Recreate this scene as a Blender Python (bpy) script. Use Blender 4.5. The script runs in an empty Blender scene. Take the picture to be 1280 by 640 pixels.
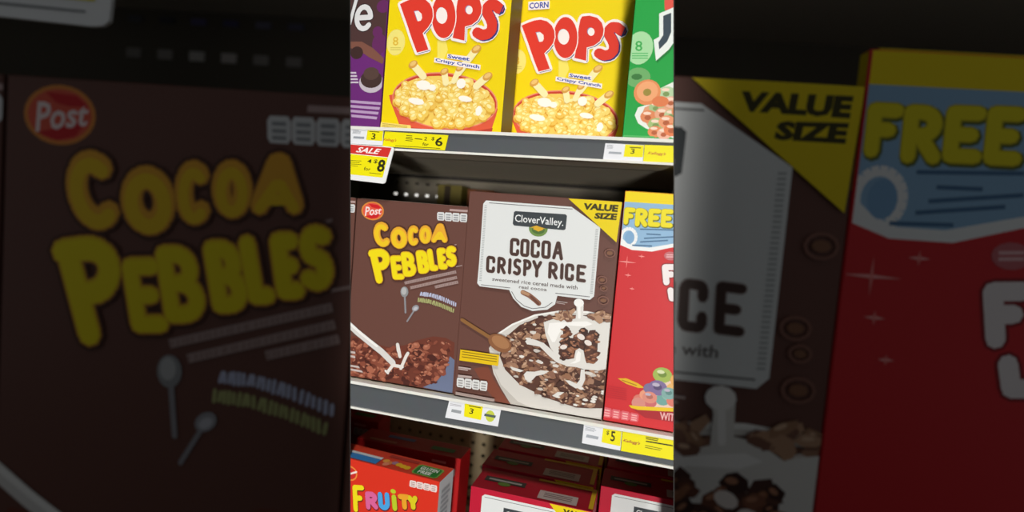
import bpy, bmesh, math, random
from mathutils import Vector, Matrix
from mathutils.geometry import tessellate_polygon

S = bpy.context.scene
COL = S.collection
D = bpy.data

# ------------------------------------------------------------------ camera
FPX = 680.0
CAM = Vector((0.0, -0.737, 0.2576))
CR = Vector((0.96266, 0.25723, 0.08437))
CU = Vector((-0.09703, 0.03690, 0.99460))
CF = Vector((-0.25273, 0.96564, -0.06048))
cd = D.cameras.new('camera'); cam = D.objects.new('camera', cd); COL.objects.link(cam)
m = Matrix((CR.to_4d(), CU.to_4d(), (-CF).to_4d(), (0, 0, 0, 1))).transposed()
for i in range(3): m[3][i] = 0; m[i][3] = CAM[i]
m[3][3] = 1
cam.matrix_world = m
cd.sensor_width = 36; cd.lens = FPX * 36 / 1280
cd.clip_start = 0.02; cd.clip_end = 50
cd.dof.use_dof = True; cd.dof.focus_distance = 0.775; cd.dof.aperture_fstop = cd.lens / 12.0
S.camera = cam

# ------------------------------------------------------------------ world, lamps, exposure
w = D.worlds.new('store_ambience'); S.world = w; w.use_nodes = True
bg = w.node_tree.nodes['Background']
bg.inputs[0].default_value = (0.95, 0.98, 1.0, 1); bg.inputs[1].default_value = 0.115
def added_light(name, aim, elev, dist, sx, sy, energy, spread, col):
    ld = D.lights.new(name, 'AREA'); ld.shape = 'RECTANGLE'; ld.size = sx; ld.size_y = sy
    ld.spread = math.radians(spread); ld.energy = energy; ld.color = col
    o = D.objects.new(name, ld); COL.objects.link(o)
    h = Vector((CF.x, CF.y, 0)).normalized(); k = h * math.cos(elev) + Vector((0, 0, -math.sin(elev)))
    o.location = aim - k * dist; o.rotation_euler = k.to_track_quat('-Z', 'Y').to_euler()
    return o
key = added_light('added_key_light', Vector((-0.185, 0.0, 0.24)), math.radians(50), 1.55, 0.74, 1.02, 1.02, 7.5, (1.0, 0.985, 0.95))  # added unseen key light; narrow beam leaves the surroundings dark
low = added_light('front_lamp', Vector((-0.180, 0.0, 0.19)), math.radians(-4.3), 2.05, 0.76, 1.18, 2.1, 8.5, (1.0, 0.97, 0.92))  # added unseen fill light, brightens shelf undersides and gaps
vs = S.view_settings
vs.view_transform = 'Standard'; vs.look = 'None'; vs.exposure = 0.0; vs.gamma = 1.0; vs.use_curve_mapping = False

# ------------------------------------------------------------------ helpers
rng = random.Random(4)
def lin(c):
    c /= 255.0
    return c / 12.92 if c <= 0.04045 else ((c + 0.055) / 1.055) ** 2.4
def rgb(h): return tuple(lin(int(h[i:i + 2], 16)) for i in (0, 2, 4)) + (1.0,)
_m = {}
def M(h, rough=0.42, kind='ink'):
    k = (h, rough, kind)
    if k in _m: return _m[k]
    mt = D.materials.new(kind + '_' + h); mt.use_nodes = True; nt = mt.node_tree
    b = nt.nodes['Principled BSDF']; b.inputs['Roughness'].default_value = rough
    b.inputs['Specular IOR Level'].default_value = 0.25
    b.inputs['Base Color'].default_value = rgb(h)
    if kind in ('card', 'metal', 'wall'):
        n = nt.nodes.new('ShaderNodeTexNoise'); n.inputs['Scale'].default_value = 900 if kind == 'card' else 60
        t = nt.nodes.new('ShaderNodeTexCoord'); nt.links.new(t.outputs['Object'], n.inputs['Vector'])
        mx = nt.nodes.new('ShaderNodeMix'); mx.data_type = 'RGBA'; mx.blend_type = 'MULTIPLY'
        mx.inputs[0].default_value = 0.12; mx.inputs[6].default_value = rgb(h)
        nt.links.new(n.outputs['Color'], mx.inputs[7]); nt.links.new(mx.outputs[2], b.inputs['Base Color'])
    _m[k] = mt
    return mt
def glow(h, s):
    mt = D.materials.new('added_glow'); mt.use_nodes = True
    b = mt.node_tree.nodes['Principled BSDF']
    b.inputs['Emission Color'].default_value = rgb(h); b.inputs['Emission Strength'].default_value = s
    return mt

def empty(name, label, cat, loc=(0, 0, 0), rz=0.0, group=None):
    o = D.objects.new(name, None); COL.objects.link(o); o.location = loc; o.rotation_euler = (0, 0, rz)
    o.empty_display_size = 0.02
    o['label'] = label; o['category'] = cat
    if group: o['group'] = group
    return o

class MB:
    """collects polygons in several materials, linked as ONE mesh object"""
    def __init__(s): s.v = []; s.f = []; s.mi = []; s.mats = []
    def mat(s, m):
        if m not in s.mats: s.mats.append(m)
        return s.mats.index(m)
    def poly(s, pts, m):
        n = len(s.v); s.v += [tuple(p) for p in pts]; s.f.append(tuple(range(n, n + len(pts)))); s.mi.append(s.mat(m))
    def box(s, x0, x1, y0, y1, z0, z1, m, rot=None):
        c = [Vector((x, y, z)) for z in (z0, z1) for y in (y0, y1) for x in (x0, x1)]
        if rot: c = [rot @ p for p in c]
        n = len(s.v); s.v += [tuple(p) for p in c]; k = s.mat(m)
        for q in ((0, 2, 3, 1), (4, 5, 7, 6), (0, 1, 5, 4), (2, 6, 7, 3), (0, 4, 6, 2), (1, 3, 7, 5)):
            s.f.append(tuple(n + i for i in q)); s.mi.append(k)
    def prism(s, pts, a, b, m):
        """closed prism: pts are (x,z), extruded from y=a to y=b"""
        n = len(s.v); L = len(pts); k = s.mat(m)
        s.v += [(x, a, z) for x, z in pts] + [(x, b, z) for x, z in pts]
        s.f.append(tuple(range(n, n + L))); s.f.append(tuple(range(n + 2 * L - 1, n + L - 1, -1)))
        for i in range(L):
            j = (i + 1) % L; s.f.append((n + i, n + L + i, n + L + j, n + j))
        s.mi += [k] * (L + 2)
    def build(s, name, parent=None, kind=None, bevel=0, fixn=True):
        me = D.meshes.new(name); me.from_pydata(s.v, [], s.f)
        for m_ in s.mats: me.materials.append(m_)
        me.polygons.foreach_set('material_index', s.mi)
        if fixn:
            bm = bmesh.new(); bm.from_mesh(me); bmesh.ops.recalc_face_normals(bm, faces=bm.faces)
            if bevel: bmesh.ops.bevel(bm, geom=list(bm.edges), offset=bevel, segments=2, affect='EDGES', profile=0.6)
            bm.to_mesh(me); bm.free()
        o = D.objects.new(name, me); COL.objects.link(o)
        if parent: o.parent = parent
        if kind: o['kind'] = kind
        return o

# ---- tracing: a pixel of the photograph carried onto a plane y = const of the lit shelf bay
def onto(px, py, y=0.0):
    d = CF + CR * ((px - 640) / FPX) - CU * ((py - 320) / FPX)
    t = (y - CAM.y) / d.y
    p = CAM + d * t
    return p.x, p.z
def crop(ox, oy, s): return lambda x, y: (ox + x / s, oy + y / s)

STEP = 4e-6
class Face:
    """the printed front of a carton (or a card): flat print in thin ink layers, w x h metres"""
    def __init__(s, w, h, x0=0.0, z0=0.0, y=0.0, at=None):
        s.w, s.h, s.x0, s.z0, s.y = w, h, x0, z0, y
        s.at = at or (lambda u, v, e: (u, -e, v))      # local 3-D position
        s.groups = {}; s.order = []; s.e = 4e-5; s.g = 'print'
    def p(s, q):
        x, z = onto(q[0], q[1], s.y); return (x - s.x0, z - s.z0)
    def pl(s, qs): return [s.p(q) for q in qs]
    def grp(s, name): s.g = name
    def _out(s, tri, m, e):
        tri = clip_rect(tri, 0.0006, s.w - 0.0006, 0.0006, s.h - 0.0006)
        if len(tri) < 3: return
        a = sum(tri[i][0] * tri[(i + 1) % len(tri)][1] - tri[(i + 1) % len(tri)][0] * tri[i][1] for i in range(len(tri)))
        if abs(a) < 1e-10: return
        if a < 0: tri = tri[::-1]
        s.groups.setdefault(s.g, []).append((tri, m, e))
    # every shape is given in metres on the face
    def fill(s, loop, m, holes=()):
        s.e += STEP
        loops = [loop] + list(holes)
        if len(loop) == 3 and not holes: s._out(list(loop), m, s.e); return
        flat = [p for l in loops for p in l]
        for t in tessellate_polygon([[Vector((p[0], p[1], 0)) for p in l] for l in loops]):
            s._out([flat[i] for i in t], m, s.e)
    def conv(s, loop, m, step=STEP):
        s.e += step; s._out(list(loop), m, s.e)
    def ell(s, c, rx, ry, m, ang=0.0, n=16, a0=0, a1=360, step=STEP):
        ca, sa = math.cos(ang), math.sin(ang); L = []
        full = (a1 - a0 == 360)
        for i in range(n if full else n + 1):
            t = math.radians(a0 + (a1 - a0) * i / n)
            x, y = rx * math.cos(t), ry * math.sin(t); L.append((c[0] + x * ca - y * sa, c[1] + x * sa + y * ca))
        s.conv(L, m, step)
    def stroke(s, pts, wd, m, closed=False, caps=8):
        P = list(pts) + ([pts[0]] if closed else [])
        for i in range(len(P) - 1):
            a, b = Vector(P[i]), Vector(P[i + 1]); d = b - a
            if d.length < 1e-7: continue
            n = Vector((-d.y, d.x)).normalized() * wd / 2
            s.conv([a - n, b - n, b + n, a + n], m, 4e-7)
        if caps:
            for q in P: s.ell(q, wd / 2, wd / 2, m, n=caps, step=4e-7)
        s.e += STEP
    def ring(s, c, rx, ry, wd, m, ang=0, n=16, a0=0, a1=360):
        ca, sa = math.cos(ang), math.sin(ang)
        L = []
        for i in range(n + 1):
            t = math.radians(a0 + (a1 - a0) * i / n); x, y = rx * math.cos(t), ry * math.sin(t)
            L.append((c[0] + x * ca - y * sa, c[1] + x * sa + y * ca))
        s.stroke(L, wd, m, caps=0)
    def build(s, parent, k=(1.0, 1.0), ke=None, off=(0.0, 0.0)):
        out = []
        for g, L in s.groups.items():
            mb = MB(); ke_ = ke or k[0]
            for tri, m_, e in L: mb.poly([s.at(u * k[0] + off[0], v * k[1] + off[1], e * ke_) for u, v in tri], m_)
            ob = mb.build(g, parent, fixn=False); out.append(ob)
            if g in ('small_text', 'corner_text', 'faint_pattern', 'sparkle', 'flavour_text', 'side_text'): ob['kind'] = 'stuff'
        return out

def clip_rect(P, x0, x1, y0, y1):
    for ax, lim, sg in ((0, x0, 1), (0, x1, -1), (1, y0, 1), (1, y1, -1)):
        if len(P) < 3: return []
        Q = []
        for i in range(len(P)):
            a, b = P[i], P[(i + 1) % len(P)]
            da, db = sg * (a[ax] - lim), sg * (b[ax] - lim)
            if da >= 0: Q.append((a[0], a[1]))
            if (da >= 0) != (db >= 0):
                t = da / (da - db); Q.append((a[0] + (b[0] - a[0]) * t, a[1] + (b[1] - a[1]) * t))
        P = Q
    return P
def bil(q, u, v):
    """q = TL, TR, BR, BL ; u right, v up"""
    return tuple((q[3][i] * (1 - u) + q[2][i] * u) * (1 - v) + (q[0][i] * (1 - u) + q[1][i] * u) * v for i in (0, 1))

# ---- lettering with Blender's own font, set into a quad
_tx = {}
def text_tris(txt, bold, shear):
    k = (txt, bold, shear)
    if k in _tx: return _tx[k]
    cu = D.curves.new('txt', 'FONT'); cu.body = txt; cu.resolution_u = 2; cu.offset = bold; cu.shear = shear
    ob = D.objects.new('txt', cu); COL.objects.link(ob)
    dg = bpy.context.evaluated_depsgraph_get(); me = D.meshes.new_from_object(ob.evaluated_get(dg))
    vs_ = [(v.co.x, v.co.y) for v in me.vertices]; fs = [tuple(p.vertices) for p in me.polygons]
    D.objects.remove(ob); D.curves.remove(cu); D.meshes.remove(me)
    x0 = min(a for a, b in vs_); x1 = max(a for a, b in vs_); y0 = min(b for a, b in vs_); y1 = max(b for a, b in vs_)
    vs_ = [((a - x0) / (x1 - x0), (b - y0) / (y1 - y0)) for a, b in vs_]
    _tx[k] = (vs_, fs); return _tx[k]
def text(F, txt, quad, m, bold=0.012, shear=0.0):
    v, f = text_tris(txt, bold, shear); F.e += STEP
    P = [bil(quad, a, b) for a, b in v]
    for t in f: F._out([P[i] for i in t], m, F.e)
# ---- hand-drawn stroke letters (unit box)
def arc(cx, cy, rx, ry, a0, a1, n=10):
    return [(cx + rx * math.cos(math.radians(a0 + (a1 - a0) * i / n)), cy + ry * math.sin(math.radians(a0 + (a1 - a0) * i / n))) for i in range(n + 1)]
GL = {
 'C': [arc(.5, .5, .5, .5, 50, 310, 12)], 'O': [arc(.5, .5, .5, .5, 0, 360, 16)],
 'A': [[(0, 0), (.45, 1), (.6, 1), (1, 0)], [(.2, .36), (.82, .36)]],
 'P': [[(.1, 0), (.1, 1)], [(0, 1), (.5, 1)] + arc(.5, .74, .5, .26, 90, -90, 8) + [(.1, .48)]],
 'E': [[(1, 1), (.1, 1), (.1, 0), (1, 0)], [(.1, .5), (.8, .5)]],
 'B': [[(.1, 0), (.1, 1), (.5, 1)] + arc(.5, .76, .4, .24, 90, -90, 7) + [(.1, .52)], [(.5, .52)] + arc(.5, .26, .48, .26, 90, -90, 7) + [(.1, 0)]],
 'L': [[(.1, 1), (.1, 0), (.95, 0)]],
 'S': [[(.95, .95), (.6, 1)] + arc(.45, .76, .42, .24, 90, 250, 7) + arc(.5, .26, .46, .26, 60, -120, 8) + [(.0, .08)]],
 'F': [[(1, 1), (.1, 1), (.1, 0)], [(.1, .52), (.75, .52)]],
 'R': [[(.1, 0), (.1, 1), (.5, 1)] + arc(.5, .74, .45, .26, 90, -90, 7) + [(.1, .48)], [(.45, .48), (1, 0)]],
 'U': [[(.1, 1), (.1, .3)] + arc(.5, .3, .4, .3, 180, 360, 8) + [(.9, 1)]],
 'I': [[(.5, .68), (.5, 0)], [(.5, .97), (.5, 1)]], 'T': [[(0, 1), (1, 1)], [(.5, 1), (.5, 0)]],
 'Y': [[(0, 1), (.5, .5), (1, 1)], [(.5, .5), (.5, 0)]], 'J': [[(.85, 1), (.85, .3)] + arc(.5, .28, .35, .28, 0, -170, 8)],
 'i': [[(.5, 1), (.5, 0)]],
 'e': [[(.06, .5), (.92, .52)] + arc(.5, .5, .45, .5, 5, 320, 12)], 'v': [[(0, 1), (.5, 0), (1, 1)]],
}
def glyph(F, ch, quad, wd, m, sh=(0, 0)):
    for st in GL[ch]:
        F.stroke([(lambda q: (q[0] + sh[0], q[1] + sh[1]))(bil(quad, a, b)) for a, b in st], wd, m)
def inset(q, d):
    c = [sum(p[i] for p in q) / 4 for i in (0, 1)]
    r = []
    for p in q: r.append(tuple(p[i] - math.copysign(d, p[i] - c[i]) for i in (0, 1)))
    return r
def rect4(x0, y0, x1, y1): return [(x0, y0), (x1, y0), (x1, y1), (x0, y1)]
def lines(F, quad, n, m, fillr=0.5, rag=0.0):
    """n rows of fine, unreadable print"""
    for i in range(n):
        a = 1 - i / n; b = a - fillr / n; e = 1 - rag * rng.random()
        F.conv([bil(quad, 0, b), bil(quad, e, b), bil(quad, e, a), bil(quad, 0, a)], m)
def badge(F, quad, light, dark, n=4):
    """row of nutrition tabs"""
    for i in range(n):
        u0, u1 = i / n, (i + .97) / n
        L = [bil(quad, u0 + (u1 - u0) * a, b) for a, b in ((.12, 0), (.88, 0), (1, .18), (1, .82), (.88, 1), (.12, 1), (0, .82), (0, .18))]
        F.conv(L, light)
        for v in (.72, .45, .2):
            F.conv([bil(quad, u0 + (u1 - u0) * a, b) for a, b in ((.2, v - .07), (.8, v - .07), (.8, v + .07), (.2, v + .07))], dark)
def inside(p, L):
    c = False; j = len(L) - 1
    for i in range(len(L)):
        if (L[i][1] > p[1]) != (L[j][1] > p[1]) and p[0] < (L[j][0] - L[i][0]) * (p[1] - L[i][1]) / (L[j][1] - L[i][1]) + L[i][0]: c = not c
        j = i
    return c
def scatter(loop, n, r):
    xs = [p[0] for p in loop]; ys = [p[1] for p in loop]; out = []; tries = 0
    while len(out) < n and tries < n * 60:
        tries += 1; p = (r.uniform(min(xs), max(xs)), r.uniform(min(ys), max(ys)))
        if inside(p, loop): out.append(p)
    return out
def chips(F, loop, n, size, inks, r, hi=None):
    for c in scatter(loop, n, r):
        k = r.randint(5, 7); a = r.random() * 6.3; sx = size * r.uniform(.6, 1.3); sy = sx * r.uniform(.4, .75); t = r.uniform(-.9, .9)
        L = []
        for i in range(k):
            q = a + i * 6.283 / k; x, y = sx * math.cos(q) * r.uniform(.75, 1.15), sy * math.sin(q) * r.uniform(.75, 1.15)
            L.append((c[0] + x * math.cos(t) - y * math.sin(t), c[1] + x * math.sin(t) + y * math.cos(t)))
        F.conv(L, M(r.choice(inks)))
        if hi and r.random() < .5: F.ell((c[0] - sx * .15, c[1] + sy * .25), sx * .45, sy * .35, M(hi), ang=t, n=7)

def carton(w, d, h, m, parent, side=None, top=None, name='carton'):
    """folded cardboard carton with glued top flaps, front at local y=0"""
    mb = MB(); mb.box(0, w, 0, d, 0, h, m)
    o = mb.build(name, parent)
    me = o.data
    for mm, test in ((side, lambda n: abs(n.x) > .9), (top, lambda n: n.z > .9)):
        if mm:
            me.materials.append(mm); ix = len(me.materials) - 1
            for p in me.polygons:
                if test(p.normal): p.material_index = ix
    bm = bmesh.new(); bm.from_mesh(me)
    bmesh.ops.bevel(bm, geom=list(bm.edges), offset=min(0.0007 * h / 0.3, 0.004), segments=1, affect='EDGES'); bm.to_mesh(me); bm.free()
    return o
def seam(w, d, h, m, parent):
    mb = MB(); t = 0.0006 * h / 0.3
    mb.box(w * .02, w * .98, d * .08, d * .62, h, h + t, m)
    return mb.build('top_flap', parent)

UNIT = []            # everything of the lit bay that ends at its splayed side panels
def copy_thing(o, loc, label, group=None):
    c = o.copy(); COL.objects.link(c); c.location = loc; c['label'] = label
    if group: c['group'] = group
    for ch in o.children:
        k = ch.copy(); COL.objects.link(k); k.parent = c
        for g in ch.children:
            q = g.copy(); COL.objects.link(q); q.parent = k
    return c
INK = {n: M(h) for n, h in dict(white='f2f3f1', panel='dfe2e2', black='1c1c20', red='d9342c', yellow='f0dc14', brown='6b463d', grey='8d8f92', navy='2c3578', choc='3c2620').items()}

# ================================================================== SETTING
fl = MB(); fl.box(-5, 4, -4, 4, -1.56, -1.5, M('77736c', .5, 'wall')); fl = fl.build('floor'); fl['kind'] = 'structure'
wl = MB(); wl.box(-5, 4, 2.6, 2.7, -1.5, 2.4, M('4a4845', .7, 'wall')); wl = wl.build('wall_back'); wl['kind'] = 'structure'
# ================================================================== THE LIT SHELF BAY
GREY = M('54585c', .5, 'metal'); LIP = M('efeee6', .35, 'metal'); TAN = M('f6ead2', .6, 'metal'); DK = M('6e675a', .6, 'metal')
XL, XR, YB = -0.84, 0.16, 0.455
bay = empty('shelving_bay', 'grey metal store shelf bay with price channels holding bright cereal boxes', 'shelving', (-0.2, 0.2, -1.5))
def bay_part(mb, name, parent=bay, kind=None, bevel=0):
    o = mb.build(name, None, kind, bevel); o.parent = parent
    o.matrix_parent_inverse = Matrix.Translation(Vector((0.2, -0.2, 1.5))) if parent is bay else Matrix.Identity(4)
    UNIT.append(o); return o
for zt, zb in ((0.379, 0.349), (-0.0005, -0.040), (-0.4125, -0.448)):
    mb = MB(); mb.box(XL, XR, 0.0, YB, zt - 0.004, zt - 0.0005, TAN); mb.box(XL, XR, 0.0, 0.085, zb + .002, zt - .004, TAN)
    mb.box(XL, XR, 0.085, YB, zb + .004, zt - .004, TAN)
    deck = bay_part(mb, 'shelf_deck')
    mb = MB(); mb.box(XL, XR, -0.011, -0.0004, zb + .001, zt - .0035, GREY); ch = bay_part(mb, 'price_channel', deck)
    mb = MB(); mb.box(XL, XR, -0.0145, -0.0034, zt - 0.0032, zt + 0.0012, LIP); bay_part(mb, 'channel_lip', deck)
    mb = MB(); mb.box(XL, XR, -0.0145, -0.0112, zb - 0.0016, zb + 0.0015, LIP); bay_part(mb, 'channel_edge', deck)
mb = MB(); mb.box(XL, XR, 0.0, YB, -1.5, -1.40, DK); bay_part(mb, 'base_deck')
mb = MB(); mb.box(XL, XR, 0.0, YB, 0.76, 0.79, GREY); bay_part(mb, 'top_cover')
# perforated back panel: every hole is cut through
def perforated(x0, x1, z0, z1, y, pitch, r, m, skip=None, slot=False):
    mb = MB(); nx, nz = int((x1 - x0) / pitch), int((z1 - z0) / pitch)
    for i in range(nx):
        for j in range(nz):
            a, b = x0 + i * pitch, z0 + j * pitch; c, d = a + pitch, b + pitch; mx, mz = (a + c) / 2, (b + d) / 2
            if skip and not skip(mx, mz):
                mb.poly([(a, y, b), (c, y, b), (c, y, d), (a, y, d)], m); continue
            rx, rz = (r * 1.35, r * .8) if slot else (r, r)
            sq = [(a, b), (c, b), (c, d), (a, d)]
            ho = [(mx - rx, mz - rz), (mx + rx, mz - rz), (mx + rx, mz + rz), (mx - rx, mz + rz)]
            for k in range(4):
                l = (k + 1) % 4
                mb.poly([(sq[k][0], y, sq[k][1]), (sq[l][0], y, sq[l][1]), (ho[l][0], y, ho[l][1]), (ho[k][0], y, ho[k][1])], m)
                mb.poly([(ho[k][0], y, ho[k][1]), (ho[l][0], y, ho[l][1]), (ho[l][0], y + .004, ho[l][1]), (ho[k][0], y + .004, ho[k][1])], m)
    return mb
PEG = M('cdb994', .7, 'metal')
bay_part(perforated(-0.84, 0.16, -0.41, -0.045, 0.452, 0.027, 0.0042, PEG), 'pegboard')
bay_part(perforated(-0.8405, 0.16, 0.2365, 0.3463, 0.452, 0.027, 0.0036, DK, skip=lambda x, z: -0.63 < x < -0.47 and z > .29, slot=True), 'slotted_panel')
mb = MB(); mb.box(XL, XR, 0.452, 0.456, -0.003, 0.237, DK); mb.box(XL, XR, 0.452, 0.456, 0.38, 0.79, DK); bay_part(mb, 'back_panel')
mb = MB(); mb.box(XL, XR, 0.480, 0.49, -1.5, 0.79, M('2b2723', .8, 'metal')); bay_part(mb, 'rear_skin')
# added glowing strip, in place of light leaking through the slots
lt = empty('slot_glow_strip', 'small white glowing strip added behind slots of the dark back panel', 'light', (-0.55, 0.468, 0.305))
mb = MB(); mb.box(-.082, .082, .004, .009, -.012, .012, DK); mb.build('added_housing', lt)
mb = MB(); mb.box(-.078, .078, 0, .004, -.009, .009, glow('f4f0ea', 1.0)); mb.build('glow_face', lt)

# splayed side panels of the bay (the shelves are cut flush with them)
def side_plane(col):
    a = CF + CR * ((col - 640) / FPX) - CU * (-320 / FPX); b = CF + CR * ((col - 640) / FPX) - CU * (320 / FPX)
    return a.cross(b).normalized()
NL = side_plane(438.3); NR = side_plane(841.7)
if NL.x > 0: NL = -NL
if NR.x < 0: NR = -NR
def on_plane(N, y, z):       # x on the side plane at depth y, height z
    return CAM.x - (N.y * (y - CAM.y) + N.z * (z - CAM.z)) / N.x
for N, sg in ((NL, -1), (NR, 1)):
    mb = MB(); t = .0012 * sg
    P = [(on_plane(N, y, z) + o_, y, z) for o_ in (0.0002 * sg, t) for y, z in ((0.02, -1.5), (0.47, -1.5), (0.47, .79), (0.02, .79))]
    n = 0; mb.v = [tuple(p) for p in P]; k = mb.mat(M('3a3836', .6, 'metal'))
    for q in ((0, 1, 2, 3), (4, 7, 6, 5), (0, 4, 5, 1), (1, 5, 6, 2), (2, 6, 7, 3), (3, 7, 4, 0)): mb.f.append(q); mb.mi.append(k)
    o = mb.build('side_panel'); o.parent = bay; o.matrix_parent_inverse = Matrix.Translation(Vector((0.2, -0.2, 1.5)))

# ------------------------------------------------------------------ designs (print traced once, used for each box of the kind)
def design_pops(x0, z0, w, h):
    F = Face(w, h, x0, z0, 0.0); z1 = crop(475, 0, 7.529); z3 = crop(430, 90, 6.095); zz = crop(430, 0, 6.095)
    px = lambda n: n * 0.00118
    r = random.Random(11)
    F.grp('round_badge'); c = F.p((494.8, 53)); F.ell(c, px(12.5), px(16), M('f0e27c'), n=20)
    text(F, '8', F.pl(rect4(491, 46, 498, 57)), M('e2b93a')); lines(F, F.pl(rect4(488, 59, 501, 64)), 2, M('d8c860'))
    F.grp('cereal_picture')
    F.fill(F.pl([z1(540, 380), z1(620, 380), z1(640, 470), z1(600, 560), z1(540, 540)]), M('f6e46a'))
    # bowl
    bowl = F.pl([(486.2, 119), (488, 127), (492, 137), (497, 150), (503, 168), (610, 176), (615, 160), (620, 145), (622.3, 136), (560, 104)])
    F.fill(bowl, M('dd5a3e'))
    F.fill(F.pl([(500, 158), (503, 169), (612, 177), (616, 160), (580, 166), (540, 162)]), M('b9402f'))
    cx, cy = F.p((554.5, 126)); ang = -0.145 + 0.066
    F.ell((cx, cy), px(69), px(33.5), M('c8402f'), ang=ang, n=36)
    F.ring((cx, cy), px(68.5), px(33), px(1.6), M('e98a70'), ang=ang, n=36)
    ell = [(cx + px(66) * math.cos(t) * math.cos(ang) - px(31) * math.sin(t) * math.sin(ang), cy - px(1.5) + px(66) * math.cos(t) * math.sin(ang) + px(31) * math.sin(t) * math.cos(ang)) for t in [i * 6.283 / 36 for i in range(36)]]
    F.conv(ell, M('f3cf62'))
    ell2 = [(cx + (p[0] - cx) * .95, cy + (p[1] - cy) * .93) for p in ell]
    for c in sorted(scatter(ell2, 165, r), key=lambda p: -p[1]):
        s = px(r.uniform(5, 8.2)); t = r.uniform(-.8, .8)
        F.ell((c[0], c[1] - s * .15), s, s * .8, M(r.choice(['dca22e', 'd9962f', 'e0aa3a'])), ang=t, n=9)
        F.ell((c[0], c[1] + s * .08), s * .93, s * .68, M(r.choice(['f0cb5c', 'f4d674', 'eec257'])), ang=t, n=9)
        F.ell((c[0] - s * .15, c[1] + s * .28), s * .5, s * .28, M('faeaa6'), ang=t, n=7)
    for q, a, b in (((530, 107), 10, 6), ((521, 127), 11, 4), ((577, 105), 6, 6), ((582, 124), 9, 3.5), ((599, 139), 4, 6), ((541, 110), 5, 4)):
        F.ell(F.p(q), px(a), px(b), M('fdf6ec'), n=10, ang=-.15)
    # flying pieces with pale streaks
    for tip, end, wd in (((517, 81), (530, 96), 9), ((596, 62), (573, 92), 9), ((556, 90), (558, 104), 8), ((610, 96), (596, 108), 9), ((575, 86), (568, 102), 7)):
        a, b = F.p(tip), F.p(end); F.stroke([a, b], px(wd), M('f8ecb2'))
        F.ell(a, px(wd * .72), px(wd * .5), M('d9a048'), ang=.5, n=12); F.ell((a[0], a[1] + px(1)), px(wd * .5), px(wd * .3), M('ecc377'), ang=.5, n=10)
    F.grp('corner_text'); F.conv(F.pl([(477, 153), (514, 157), (515, 164), (476, 161)]), M('efd774')); lines(F, F.pl([(479, 154.5), (510, 158), (510, 163), (478, 160)]), 3, M('a88f2c'), .4)
    # title
    F.grp('lettering')
    P1 = [z1(*q) for q in ((195, 45), (250, 18), (310, -6), (370, -16), (430, 0), (475, 40), (500, 95), (504, 160), (490, 215), (455, 268), (408, 318), (435, 395), (462, 472), (355, 500), (310, 380), (255, 215))]
    H1 = [z1(*q) for q in ((325, 110), (362, 104), (392, 132), (396, 170), (384, 196), (355, 202))]
    O = [z1(605 + 112 * math.cos(t), 160 + 205 * math.sin(t)) for t in [i * 6.283 / 28 for i in range(28)]]
    HO = [z1(583 + 50 * math.cos(t), 150 + 76 * math.sin(t)) for t in [i * 6.283 / 18 for i in range(18)]]
    P2 = [z1(*q) for q in ((728, 60), (742, -20), (760, -52), (830, -60), (900, -40), (945, 10), (962, 75), (955, 135), (925, 195), (870, 238), (805, 256), (800, 388), (690, 362), (712, 230))]
    H2 = [z1(838 + 32 * math.cos(t), 96 + 40 * math.sin(t)) for t in [i * 6.283 / 14 for i in range(14)]]
    SP = [z1(*q) for q in ((1122, 85), (1085, 52), (1040, 50), (1012, 78), (1012, 125), (1040, 175), (1060, 225), (1056, 285), (1020, 325), (965, 335), (918, 312))]
    sp = F.pl(SP); W = M('f7ece8'); N_ = INK['navy']; R_ = M('dd3a2b')
    for L in (P1, O, P2):
        F.stroke(F.pl(L), px(6.6), W, closed=True, caps=6); F.fill(F.pl(L), W)
    F.stroke(sp, px(19), W)
    for L in (P1, O, P2):
        F.fill([(a + px(1.8), b - px(1.5)) for a, b in F.pl(L)], N_)
    F.stroke([(a + px(1.8), b - px(1.3)) for a, b in sp], px(12.4), N_)
    F.stroke(sp, px(12.4), R_, caps=10)
    F.conv(F.pl([z1(1100, 15), z1(1170, 55), z1(1130, 140), z1(1075, 105)]), R_)
    F.stroke(F.pl([z1(1168, 60), z1(1132, 145)]), px(1.5), N_)
    for L, H in ((P2, H2), (O, HO), (P1, H1)):
        F.stroke(F.pl(L), px(2.4), W, closed=True, caps=5)
        F.fill(F.pl(L), R_); hl = F.pl(H)
        F.fill(hl, M('8d8fb8') if H is not HO else M('d8e4ea')); F.fill([(a + px(1), b - px(.6)) for a, b in hl], W)
    # strap line
    F.grp('strap_line')
    F.grp('strap_word'); q1 = F.pl([z1(645, 515), z1(848, 542), z1(846, 580), z1(641, 550)]); q2 = F.pl([z1(530, 552), z1(940, 618), z1(936, 660), z1(526, 590)])
    for q, g_ in ((q1, 'strap_word'), (q2, 'strap_line')):
        F.grp(g_); F.conv([bil(q, a, b) for a, b in ((-.03, -.1), (1.03, -.1), (1.03, 1.1), (-.03, 1.1))], W)
    F.grp('strap_word'); text(F, 'Sweet', q1, M('2b4aa8'), .03); F.grp('strap_line'); text(F, 'Crispy Crunch', q2, M('2b4aa8'), .03)
    F.grp('corn_word'); q3 = F.pl([(510, -24), (534, -26), (534, -18), (510, -16)]); F.conv([bil(q3, a, b) for a, b in ((-.05, -.2), (1.05, -.2), (1.05, 1.2), (-.05, 1.2))], W); text(F, 'CORN', q3, M('2b4aa8'), .03)
    return F

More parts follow.
